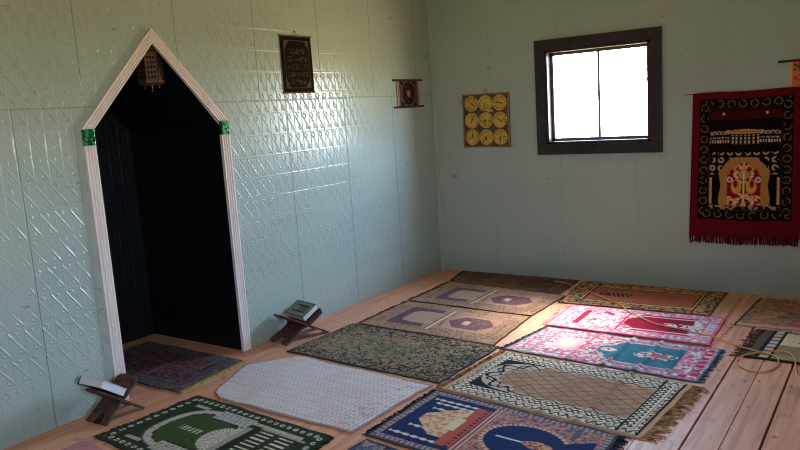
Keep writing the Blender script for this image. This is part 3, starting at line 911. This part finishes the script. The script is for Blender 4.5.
G = lambda *p: p
rug('dark green rug woven with a white domed mosque and flower border', [(0.33, -3.955), (1.47, -4.02), (1.44, -3.39), (0.385, -3.325)], (38, 54, 32), pat_green, 0.085, fringe=[('a0', 0.02, (40, 52, 34), 130), ('a1', 0.02, (40, 52, 34), 130)], seed=2)
rug('pale lilac quilted mat with clipped corners in front of the niche', [(0.25, -3.305), (1.50, -3.31), (1.53, -2.615), (0.25, -2.545)], (206, 202, 220), pat_quilt, 0.02,
    edge=lambda t: np.interp(t, [0, .07, .15, .6, .62, .95, 1], [.31, .19, .15, .0, .0, .21, .33]), seed=3, name='quilted_mat', cat='mat', bump=0.005, group=None)
rug('worn grey green rug speckled black, beside the lilac quilted mat', [(0.31, -2.52), (1.555, -2.575), (1.575, -1.87), (0.335, -1.835)], (124, 110, 90), pat_greygreen, 0.12, seed=4, N=300)
rug('beige and purple rug lying against the grey green speckled rug', [(0.375, -1.81), (1.53, -1.86), (1.475, -1.18), (0.37, -1.145)], (142, 118, 100), pat_purple, 0.095, fringe=[('a0', 0.03, (96, 66, 54), 120)], seed=5)
rug('beige and purple rug lying next to the plain brown rug', [(0.37, -1.125), (1.475, -1.155), (1.49, -0.54), (0.36, -0.45)], (138, 114, 98), pat_purple, 0.095, fringe=[('a0', 0.035, (90, 62, 52), 120)], seed=6)
rug('dull dark brown rug along the back wall below the clock board', [(0.36, -0.43), (1.43, -0.50), (1.41, -0.03), (0.27, -0.03)], (106, 80, 64), pat_brown, 0.1, fringe=[('a0', 0.03, (50, 38, 34), 110)], seed=7)
rug('tan bordered rug with a dusty pink field under the window', [(1.51, -0.75), (2.61, -0.70), (2.60, -0.04), (1.46, -0.04)], (164, 132, 100), pat_beigepink, 0.155, z0=0.0005, seed=8)
rug('faded pink rug showing round the edges of the crimson rug', [(1.61, -1.30), (2.75, -1.33), (2.79, -0.85), (1.585, -0.80)], (226, 150, 150), pat_under, 0.06, z0=0.0003, th=0.0035, bump=0.001, seed=9, N=150)
rug('pink and white rug with a long crimson field under the orange cord', [(1.655, -1.335), (2.74, -1.34), (2.715, -0.735), (1.645, -0.79)], (226, 176, 206), pat_crimson, 0.09, z0=0.0075, th=0.006, seed=10, bump=0.002)
rug('pink patterned rug with a teal blue field', [(1.61, -1.895), (2.82, -1.97), (2.82, -1.385), (1.69, -1.355)], (228, 168, 196), pat_teal, 0.09, z0=0.0005, fringe=[('a0', 0.03, (66, 80, 88), 130), ('a1', 0.026, (84, 100, 124), 70)], folds=[(0.42, 0.005, 0.012), (0.64, 0.012, 0.014), (0.82, 0.012, 0.014), (0.97, 0.005, 0.012)], seed=11)
rug('cream and black bordered rug with a tan diamond lattice field', [(1.60, -2.635), (2.745, -2.755), (2.80, -2.015), (1.645, -1.925)], (218, 208, 202), pat_lattice, 0.138, fringe=[('a0', 0.04, (170, 120, 84), 210), ('a1', 0.085, (186, 142, 98), 95)], folds=[(0.62, 0.008, 0.022), (0.82, 0.014, 0.022), (0.42, 0.006, 0.022)], seed=12, N=260)
rug('navy blue rug picturing a pink mosque with minarets', [(1.575, -3.30), (2.66, -3.36), (2.65, -2.765), (1.585, -2.66)], (160, 126, 122), pat_navy, 0.048, fringe=[('a0', 0.03, (40, 42, 60), 140), ('a1', 0.05, (44, 46, 66), 120)], seed=13, N=240)
rug('grey blue speckled rug cut off at the bottom edge of the photo', [(1.575, -4.0), (2.6, -4.05), (2.68, -3.42), (1.60, -3.335)], (128, 124, 128), pat_bluegrey, 0.1, seed=14)
rug('dark red carpet mat lying in the mouth of the niche', [(-0.80, -3.37), (0.225, -3.35), (0.175, -2.80), (-0.80, -2.80)], (72, 66, 76), pat_nichemat, 0.08, th=0.014, seed=15, name='carpet_mat', cat='mat', group=None)
rug('faded patchwork coloured rug against the back wall below the red hanging', [(2.785, -0.84), (4.0, -0.80), (4.0, -0.10), (2.84, -0.10)], (176, 146, 128), pat_farright, 0.05, seed=16)
rug('taupe rug with black and white end stripes beside the coiled cord', [(2.955, -1.455), (4.15, -1.47), (4.15, -0.90), (2.99, -0.89)], (156, 138, 114), pat_nearright, 0.06, z0=0.001, fringe=[('a0', 0.075, (104, 80, 72), 95)], seed=17)
rug('pink checked cloth showing only a corner near the left wall', [(0.285, -4.75), (1.0, -4.75), (0.62, -4.04), (0.30, -3.985)], (206, 160, 172), pat_stripe, 0.012, th=0.003, seed=18, name='checked_cloth', cat='cloth', N=150, bump=0.001, group=None)

# yellow foam edge of the niche mat
def mat_edge():
    root = [o for o in COL.objects if o.name.startswith('carpet_mat')][0]
    c = root.location
    mb = MB()
    A = Vector((0.232, -3.352, 0)); B = Vector((0.182, -2.798, 0)); d = (B - A).normalized(); o = Vector((d.y, -d.x, 0))
    pts = [A, B, B + o * 0.022, A + o * 0.022]
    mb.prism([(p.x - c.x, p.y - c.y) for p in pts], 'z', 0.0005, 0.013)
    m = new_mat('yellow_binding', (168, 138, 70), 0.8)
    N = NT(m); N.base(N.mix(N.ss(N.noise(40, 3, N.coord('Object')), .4, .7), L4((176, 146, 76)), L4((124, 98, 50))))
    tag(mb.build('binding', m, root), 'yellow binding strip')
mat_edge()

# ------------------------------------------------------------------ hanging rug
def hanging_rug():
    Wd, Ln = 0.735, 1.095
    x0, zt = 2.345, 1.535
    root = empty('wall_rug', (x0 + Wd / 2, -0.001, zt - Ln))
    tag(root, 'dark red and black prayer rug hung on the back wall', 'rug')
    n, m = 260, 175
    s, t = np.meshgrid(np.linspace(0, 1, n), np.linspace(0, 1, m), indexing='ij')
    P = Paint(s * Ln, t * Wd, Ln, Wd, (92, 10, 26)); pat_hanging(P)
    # the lower hem swings out a little to the right; gentle waves
    X = np.dstack([(t - 0.5) * Wd - 0.03 * s * (1 - t) + 0.0 * s, -0.010 - 0.005 * np.sin(t * 14 + s * 2) * s - 0.004 * s, (1 - s) * Ln + 0.004 * np.sin(t * 9)])
    e = np.minimum(P.e[:-1, :-1], P.e[1:, 1:])
    for nm, kp in (('border', e < 0.052), ('field', e >= 0.052)):
        me = grid_mesh(nm, X, P.C, kp, 0, M_CLOTH, root, skirt=False)
        md = me.modifiers.new('Solidify', 'SOLIDIFY'); md.thickness = 0.005; md.offset = 0.0
    mb = MB(); rs = random.Random(5)
    for i in range(100):
        f = (i + rs.random()) / 100; k = min(int(f * (m - 1)), m - 1); p = Vector(X[-1, k])
        l = rs.uniform(0.045, 0.06)
        mb.tube([p + Vector((0, 0, 0.004)), p + Vector((rs.uniform(-.003, .003), -0.002, -l * 0.5)), p + Vector((rs.uniform(-.006, .006), 0.0, -l))], 0.0042, 5, 0.0034)
    mb.build('fringe', fringe_mat((104, 12, 32)), root)
    mb = MB(); mb.tube([(-Wd / 2 - 0.06, -0.006, Ln - 0.004), (Wd / 2 + 0.05, -0.006, Ln - 0.004)], 0.0035, 6); mb.build('hanging_wire', M_ROD, root)
hanging_rug()

# ------------------------------------------------------------------ scrolls and boards on the walls
def scroll(name, label, cat, M, w, h, rod_over, rod_mat, draw, z_off=0.006, shear=0.0, rods=2):
    """local x right, z up, y = 0 at the wall, -y into the room; origin bottom middle"""
    root = bpy.data.objects.new(name, None); COL.objects.link(root); root.matrix_world = M
    tag(root, label, cat)
    n, m = 110, max(30, int(110 * w / h))
    s, t = np.meshgrid(np.linspace(0, 1, n), np.linspace(0, 1, m), indexing='ij')
    P = Paint(s * h, t * w, h, w, (40, 30, 28)); draw(P)
    X = np.dstack([(t - 0.5) * w + shear * (1 - s), -z_off - 0.002 * np.sin(s * PI), (1 - s) * h])
    o = grid_mesh('panel', X, P.C, np.ones((n - 1, m - 1), bool), 0, M_CLOTH, root, skirt=False)
    md = o.modifiers.new('Solidify', 'SOLIDIFY'); md.thickness = 0.003; md.offset = 0
    for zz, sh in ((h, shear), (0, 0))[:rods]:
        mb = MB()
        mb.tube([(-w / 2 - rod_over + sh * 0 + (shear if zz else 0), -z_off, zz), (w / 2 + rod_over + (shear if zz else 0), -z_off, zz)], 0.0055 if rod_over < 0.03 else 0.009, 8)
        mb.build('rod', rod_mat, root)
    return root

def draw_calligraphy(P):
    P.f(P.e < 9, (20, 16, 16)); W, L = P.W, P.L
    P.f(P.band(0.03, 0.035), (92, 74, 64)); cor = (P.band(0.035, 0.4)) & (np.hypot((P.a - L / 2) / (L / 2 - .03), (P.b - W / 2) / (W / 2 - .03)) > 1.12)
    P.f(cor, (96, 72, 62)); P.f(cor & (P.n(0.012, 3) > 0.6), (40, 30, 28))
    for k in range(5):
        a0 = 0.09 + 0.055 * k
        P.f((np.abs(P.a - a0 - 0.02) < 0.018) & (P.c < 0.09 + 0.02 * (k in (1, 2, 3))) & (P.n(0.009, 5 + k) > 0.56), (66, 56, 46))
def wall_M(axis, pos, tilt=0.0):
    R = Matrix.Rotation(tilt, 4, 'Y')
    if axis == 'left':    # facing +x : local -y -> +x ; local x -> +y
        B = Matrix(((0, -1, 0, 0), (1, 0, 0, 0), (0, 0, 1, 0), (0, 0, 0, 1)))
    else: B = Matrix.Identity(4)
    return Matrix.Translation(pos) @ B @ R
def hanger(root, h, mat=None):
    mb = MB()
    mb.tube([(-0.03, -0.006, h + 0.004), (0, -0.004, h + 0.035), (0.03, -0.006, h + 0.004)], 0.0015, 5)
    mb.tube([(0, -0.001, h + 0.035), (0, -0.012, h + 0.035)], 0.004, 6)
    mb.build('hanging_string', M_ROD_D, root)
o = scroll('wall_scroll', 'tall black calligraphy scroll on the left wall', 'wall hanging', wall_M('left', (0.0, -1.838, 1.735)), 0.325, 0.405, 0.008, M_ROD, draw_calligraphy); hanger(o, 0.405)

def draw_small(P):
    P.f(P.e < 9, (88, 74, 76)); P.f(P.n(0.012, 2) > 0.6, (74, 56, 56), 0.7)
    W, L = P.W, P.L
    P.f((P.b < 0.035) | (P.b > W - 0.035), (160, 152, 150)); P.f((np.abs(P.b - 0.022) < 0.006) | (np.abs(P.b - W + 0.022) < 0.006), (120, 70, 66))
    q = np.hypot((P.a - L / 2) / (L * 0.42), (P.b - W / 2) / (W * 0.26)); P.f(q < 1, (34, 24, 30)); P.f((q < 0.8) & (P.n(0.012, 4) > 0.62), (84, 44, 44))
    P.f(np.hypot((P.a - L / 2) / (L * 0.13), (P.b - W / 2) / (W * 0.07)) < 1, (160, 108, 88))
    for sa in (0.1, 0.9):
        for sb in (0.22, 0.78): P.f(np.hypot(P.a - L * sa, (P.b - W * sb)) < 0.02, (40, 28, 30))
scroll('wall_scroll', 'small square brown scroll with two rods near the room corner', 'wall hanging', wall_M('left', (0.0, -0.405, 1.585)), 0.36, 0.235, 0.055, M_ROD_D, draw_small)

def draw_picture(P):
    P.f(P.e < 9, (196, 120, 84)); W, L = P.W, P.L
    P.f(P.b < 0.02, (206, 170, 120)); P.f((P.b > 0.03) & (P.n(0.03, 2, 2) > 0.55), (178, 78, 62)); P.f((P.b > 0.03) & (P.a < 0.07) & (P.n(0.015, 3) > 0.5), (84, 66, 40))
    P.f(np.hypot((P.a - 0.13) / .06, (P.b - 0.17) / .09) < 1, (156, 150, 130)); P.f(np.hypot((P.a - 0.13) / .035, (P.b - 0.2) / .05) < 1, (40, 34, 34)); P.f(np.hypot(P.a - 0.05, P.b - 0.1) < 0.03, (220, 110, 80))
    P.f((P.a > 0.18) & (P.n(0.012, 5) > 0.55), (222, 186, 150))
o = scroll('wall_scroll', 'orange picture scroll at the right edge above the red hanging', 'wall hanging', wall_M('back', (3.22, 0.0, 1.505)), 0.46, 0.215, 0.07, M_ROD_D, draw_picture, 0.004, 0.0, 1)

def clock_board():
    w, h = 0.47, 0.485
    root = bpy.data.objects.new('clock_board', None); COL.objects.link(root)
    root.matrix_world = wall_M('back', (0.562, 0.0, 1.175), math.radians(0.8))
    tag(root, 'brown board of nine yellow clock faces left of the window', 'sign')
    BR = new_mat('brown_board_print', (98, 70, 56), 0.45)
    N = NT(BR); N.base(N.mix(N.ss(N.noise(30, 4, N.coord('Object')), .4, .65), L4((108, 72, 58)), L4((74, 50, 44))))
    mb = MB(); mb.box((-w / 2, -0.012, 0), (w / 2, -0.001, h), None, 0.002); mb.build('board', BR, root)
    mb = MB()
    for x0, x1, z0, z1 in ((-w / 2, w / 2, 0, 0.012), (-w / 2, w / 2, h - 0.012, h), (-w / 2, -w / 2 + 0.012, 0, h), (w / 2 - 0.016, w / 2, 0, h)):
        mb.box((x0, -0.018, z0), (x1, -0.002, z1))
    FRM = new_mat('tan_frame_strip', (150, 116, 74), 0.4)
    mb.build('edge_strip', FRM, root)
    YE = new_mat('yellow_dial', (214, 170, 62), 0.4)
    N = NT(YE); N.base(N.mix(N.ss(N.noise(24, 4, N.coord('Object')), .4, .7), L4((220, 178, 66)), L4((178, 132, 44))))
    times = [(4, 20), (6, 32), (3, 45), (6, 5), (6, 40), (4, 50), (0, 0), (5, 35), (6, 30)]
    r = 0.0705
    for i in range(9):
        cx = -0.142 + (i % 3) * 0.142; cz = h - 0.088 - (i // 3) * 0.152
        T = Matrix.Translation((cx, 0, cz)) @ Matrix.Rotation(PI / 2, 4, 'X')
        mb = MB(); mb.lathe([(r, 0.012), (r, 0.0155), (r - 0.003, 0.0165)], (0, 0, 0), 28, T)
        d = mb.build('clock_face', YE, root)
        mb = MB()
        for k in range(12):
            an = 2 * PI * k / 12; x, y_ = 0.054 * math.sin(an), 0.054 * math.cos(an)
            mb.lathe([(0.005, 0.0166), (0.005, 0.0172)], (x, y_, 0), 6, T)
        mb.build('hour_marks', M_INK, d)
        hh, mm = times[i]
        for an, ln, wd in ((2 * PI * (hh + mm / 60) / 12, 0.030, 0.004), (2 * PI * mm / 60, 0.046, 0.0028)):
            mb = MB(); mb.box((-wd, -0.006, 0.0172), (wd, ln, 0.0182), T @ Matrix.Rotation(-an, 4, 'Z')); mb.build('clock_hand', M_INK, d)
    mb = MB(); mb.box((0.02, -0.0145, 0.318), (0.075, -0.012, 0.338)); mb.build('paper_label', new_mat('cream_label', (190, 168, 110), .6), root)
    hanger(root, h)
clock_board()

# ------------------------------------------------------------------ folding book stands
def board_mesh(mb, foot, top, wl, wu, th, cut=True):
    """one board of the X: runs in local (y,z) from foot to top; width along x, with a cut-out foot and rounded head"""
    f, t = Vector(foot), Vector(top)
    d = t - f; ln = d.length; d.normalize()
    nrm = Vector((0, -d.z, d.y))
    def P(x, s, k): 
        v = f + d * s + nrm * (k * th); return (x, v.y, v.z)
    # outline in (x, s)
    out = [(-wl / 2, 0), (-wl / 2 + wl * 0.28, 0), (-wl * 0.16, ln * 0.16), (0, ln * 0.24), (wl * 0.16, ln * 0.16), (wl / 2 - wl * 0.28, 0), (wl / 2, 0),
           (wl / 2 * 0.92, ln * 0.3), (wl / 2 * 0.9, ln * 0.45), (wu / 2, ln * 0.56), (wu / 2, ln * 0.93), (wu * 0.36, ln), (0, ln * 1.04), (-wu * 0.36, ln),
           (-wu / 2, ln * 0.93), (-wu / 2, ln * 0.56), (-wl / 2 * 0.9, ln * 0.45), (-wl / 2 * 0.92, ln * 0.3)]
    A = [mb.bm.verts.new(P(x, s, -0.5)) for x, s in out]; B = [mb.bm.verts.new(P(x, s, 0.5)) for x, s in out]
    fa = mb.bm.faces.new(A); fb = mb.bm.faces.new(B[::-1])
    n = len(out)
    for i in range(n): mb.bm.faces.new([A[i], B[i], B[(i + 1) % n], A[(i + 1) % n]])
    bmesh.ops.triangulate(mb.bm, faces=[fa, fb])
    # carved ribs on the upper panel
    for k in range(5):
        s = ln * (0.60 + 0.075 * k)
        for sg in (-0.5, 0.5):
            x0, x1 = -wu * 0.38, wu * 0.38
            vs = [mb.bm.verts.new(P(x, ss, sg + dk * (1 if sg > 0 else -1))) for x, ss, dk in ((x0, s, 0), (x1, s, 0), (x1, s + ln * 0.025, 0.25), (x0, s + ln * 0.025, 0.25), (x1, s + ln * 0.04, 0), (x0, s + ln * 0.04, 0))]
            mb.bm.faces.new([vs[0], vs[1], vs[2], vs[3]]); mb.bm.faces.new([vs[3], vs[2], vs[4], vs[5]])

def stand(label, loc, rz, half, cross, ytop, ztop, wl, wu, mat):
    root = empty('book_stand', loc, rz)
    tag(root, label, 'book stand', 'folding wooden book stands by the niche')
    for s in (-1, 1):
        mb = MB(); board_mesh(mb, (0, s * half, 0.006), (0, -s * ytop, ztop), wl, wu, 0.012)
        mb.build('board', mat, root)
    mb = MB(); mb.tube([(-wu * 0.3, 0, cross), (wu * 0.3, 0, cross)], 0.007, 8); mb.build('hinge_pin', mat, root)
    return root

def book(name, label, M, w, h, t, cover, edge, ornaments=False, flip=1):
    """local x width, y height, z thickness (front cover at +z)"""
    root = bpy.data.objects.new(name, None); COL.objects.link(root); root.matrix_world = M
    tag(root, label, 'book')
    mb = MB(); mb.box((-w / 2 + 0.003, 0.002, 0.004), (w / 2 - 0.003, h - 0.002, t - 0.004), None, 0.002); mb.build('pages', M_PAGES, root)
    mb = MB(); mb.box((-w / 2, 0, 0), (w / 2, h, 0.004), None, 0.0015); mb.build('back_cover', edge, root)
    mb = MB(); mb.box((-w / 2, 0, t - 0.004), (w / 2, h, t), None, 0.0015); mb.build('front_cover', cover, root)
    mb = MB(); mb.box((-w / 2 - 0.003 if flip > 0 else w / 2 - 0.004, 0, 0.0), (-w / 2 + 0.004 if flip > 0 else w / 2 + 0.003, h, t), None, 0.002); mb.build('spine', edge, root)
    if ornaments:
        mb = MB()
        for x0, x1, y0, y1 in ((-w * .46, w * .46, .005, .010), (-w * .46, w * .46, h - .010, h - .005), (-w * .46, -w * .44, .005, h - .005), (w * .44, w * .46, .005, h - .005)):
            mb.box((x0, y0, t), (x1, y1, t + 0.0006))
        mb.build('cover_border', edge, root)
        mb = MB(); mb.box((-w * .30, h * .26, t), (w * .34, h * .78, t + 0.0008)); mb.build('title_panel', edge, root)
        mb = MB(); mb.lathe([(0.026, t + .0008), (0.026, t + .0013)], (-w * .17, h * .52, 0), 16); 
        for k in range(6):
            mb.box((-w * .02 + k * .014, h * .34, t + .0008), (-w * .02 + k * .014 + .005, h * (.62 + .03 * (k % 3)), t + .0013))
        mb.build('cover_lettering', M_GOLD, root)
    return root

# stand near the green rug: crease runs towards the wall
S1 = stand('dark carved book stand by the foot of the left niche post', (0.165, -3.725, 0), math.radians(4), 0.125, 0.092, 0.118, 0.188, 0.17, 0.165, M_WALNUT)
Rz = Matrix.Rotation(math.radians(-5), 4, 'Z')
# the book lies on the panel that rises towards -y
def lay(loc, rz, up_sign, crease_z, slope, dy, lift, dx=0.0):
    # local book frame: x along the crease, y up the slope, z off the panel
    u = Vector((0, up_sign * math.cos(slope), math.sin(slope))); n = Vector((0, -up_sign * math.sin(slope), math.cos(slope)))
    x = u.cross(n)
    B = Matrix(((x.x, u.x, n.x, 0), (x.y, u.y, n.y, 0), (x.z, u.z, n.z, 0), (0, 0, 0, 1)))
    o = Vector((0, 0, crease_z)) + u * dy + n * lift + Vector((dx, 0, 0))
    return Matrix.Translation(loc) @ Matrix.Rotation(rz, 4, 'Z') @ Matrix.Translation(o) @ B
slope1 = math.atan2(0.199, 0.26)
book('book', 'closed white edged book lying on the left book stand', lay((0.165, -3.725, 0), math.radians(4), -1, 0.1017, slope1 - 0.02, 0.016, 0.0135), 0.19, 0.165, 0.046, M_COVER_PALE, M_COVER_DARK, False, -1)
S2 = stand('reddish brown carved book stand right of the niche', (0.165, -2.232, 0), math.radians(-12), 0.185, 0.108, 0.14, 0.185, 0.20, 0.26, M_WALNUT2)
slope2 = math.atan2(0.179, 0.325)
book('book', 'thick green grey book with lettered cover on the right book stand', lay((0.165, -2.232, 0), math.radians(-12), 1, 0.108, slope2, 0.012, 0.0130, -0.03), 0.225, 0.142, 0.042, M_COVER_GREEN, M_COVER_EDGE, True)

# ------------------------------------------------------------------ orange cord
def smooth_path(p, n=14):
    p = [Vector(v) for v in p]; out = []
    for i in range(len(p) - 1):
        a, b, c, d = p[max(i - 1, 0)], p[i], p[i + 1], p[min(i + 2, len(p) - 1)]
        for k in range(n):
            t = k / n
            out.append(0.5 * ((2 * b) + (c - a) * t + (2 * a - 5 * b + 4 * c - d) * t * t + (3 * b - a - 3 * c + d) * t ** 3))
    return out + [p[-1]]
mb = MB()
main = [(1.235, -0.16, .016), (1.393, -0.224, .018), (1.727, -0.481, .018), (1.972, -0.68, .018), (2.094, -0.85, .022), (2.311, -1.044, .021), (2.45, -1.096, .021), (2.595, -1.151, .021), (2.735, -1.192, .018), (2.83, -1.24, .008), (2.93, -1.33, .018),
        (3.02, -1.37, .018), (3.115, -1.42, .018), (3.14, -1.54, .006), (3.095, -1.655, .006), (3.022, -1.679, .006), (2.948, -1.608, .006), (2.931, -1.52, .006), (2.965, -1.44, .016), (3.05, -1.37, .02), (3.12, -1.32, .02), (3.17, -1.33, .02), (3.215, -1.434, .018), (3.24, -1.612, .006), (3.30, -1.75, .006), (3.5, -1.9, .006)]
mb.tube(smooth_path(main, 10), 0.004, 8)
tag(mb.build('extension_cord', M_CORD, None, True), 'thin orange electrical cord running across the rugs and coiling on the boards', 'cord')
# ------------------------------------------------------------------ camera
cam = bpy.data.cameras.new('camera'); co = bpy.data.objects.new('camera', cam); COL.objects.link(co)
co.location = (3.68502, -5.87939, 1.55)
co.rotation_euler = tuple(math.radians(v) for v in (81.06207, 3.74948, 34.64918))
cam.sensor_width = 36.0; cam.lens = 722.917 * 36.0 / 800.0
cam.clip_start = 0.02
S.camera = co

# ------------------------------------------------------------------ light
w = bpy.data.worlds.new('daylight'); S.world = w; w.use_nodes = True
t = w.node_tree; bg = t.nodes['Background']
tc = t.nodes.new('ShaderNodeTexCoord'); sp = t.nodes.new('ShaderNodeSeparateXYZ'); t.links.new(tc.outputs['Generated'], sp.inputs[0])
mr = t.nodes.new('ShaderNodeMapRange'); mr.inputs[1].default_value = -1; mr.inputs[2].default_value = 1; t.links.new(sp.outputs[2], mr.inputs[0])
cr = t.nodes.new('ShaderNodeValToRGB'); t.links.new(mr.outputs[0], cr.inputs[0])
e = cr.color_ramp.elements
e[0].position = 0.0; e[0].color = (0.48, 0.40, 0.20, 1)
e[1].position = 1.0; e[1].color = (0.62, 0.80, 1.15, 1)
for p, c in ((0.46, (0.58, 0.50, 0.27, 1)), (0.50, (0.80, 0.82, 0.80, 1)), (0.56, (0.74, 1.0, 1.34, 1)), (0.75, (0.56, 0.92, 1.5, 1))):
    k = e.new(p); k.color = c
t.links.new(cr.outputs[0], bg.inputs[0]); bg.inputs[1].default_value = 46.0

def portal(loc, rot, sx, sy):
    l = bpy.data.lights.new('portal', 'AREA'); l.shape = 'RECTANGLE'; l.size = sx; l.size_y = sy
    l.cycles.is_portal = True
    o = bpy.data.objects.new('window_portal', l); COL.objects.link(o); o.location = loc; o.rotation_euler = rot
portal(((WX0 + WX1) / 2, 0.17, (WZ0 + WZ1) / 2), (-PI / 2, 0, 0), WX1 - WX0, WZ1 - WZ0)
portal((XR + 0.17, -5.325, 1.58), (PI / 2, 0, PI / 2), 1.05, 0.79)  # portal of the added fill window

sun = bpy.data.lights.new('hazy_sun', 'SUN'); sun.energy = 18.0; sun.angle = math.radians(24); sun.color = (1.0, 0.94, 0.82)
so = bpy.data.objects.new('hazy_sun', sun); COL.objects.link(so)
d = Vector((0.06, -0.80, -1.0))
so.rotation_euler = d.to_track_quat('-Z', 'Y').to_euler()

S.view_settings.view_transform = 'Standard'
S.view_settings.look = 'None'
S.view_settings.exposure = 0.22
S.view_settings.gamma = 1.0
S.view_settings.use_curve_mapping = False
S.cycles.use_denoising = True
S.cycles.filter_width = 1.1
S.cycles.max_bounces = 10
S.cycles.diffuse_bounces = 6
S.cycles.sample_clamp_indirect = 6.0
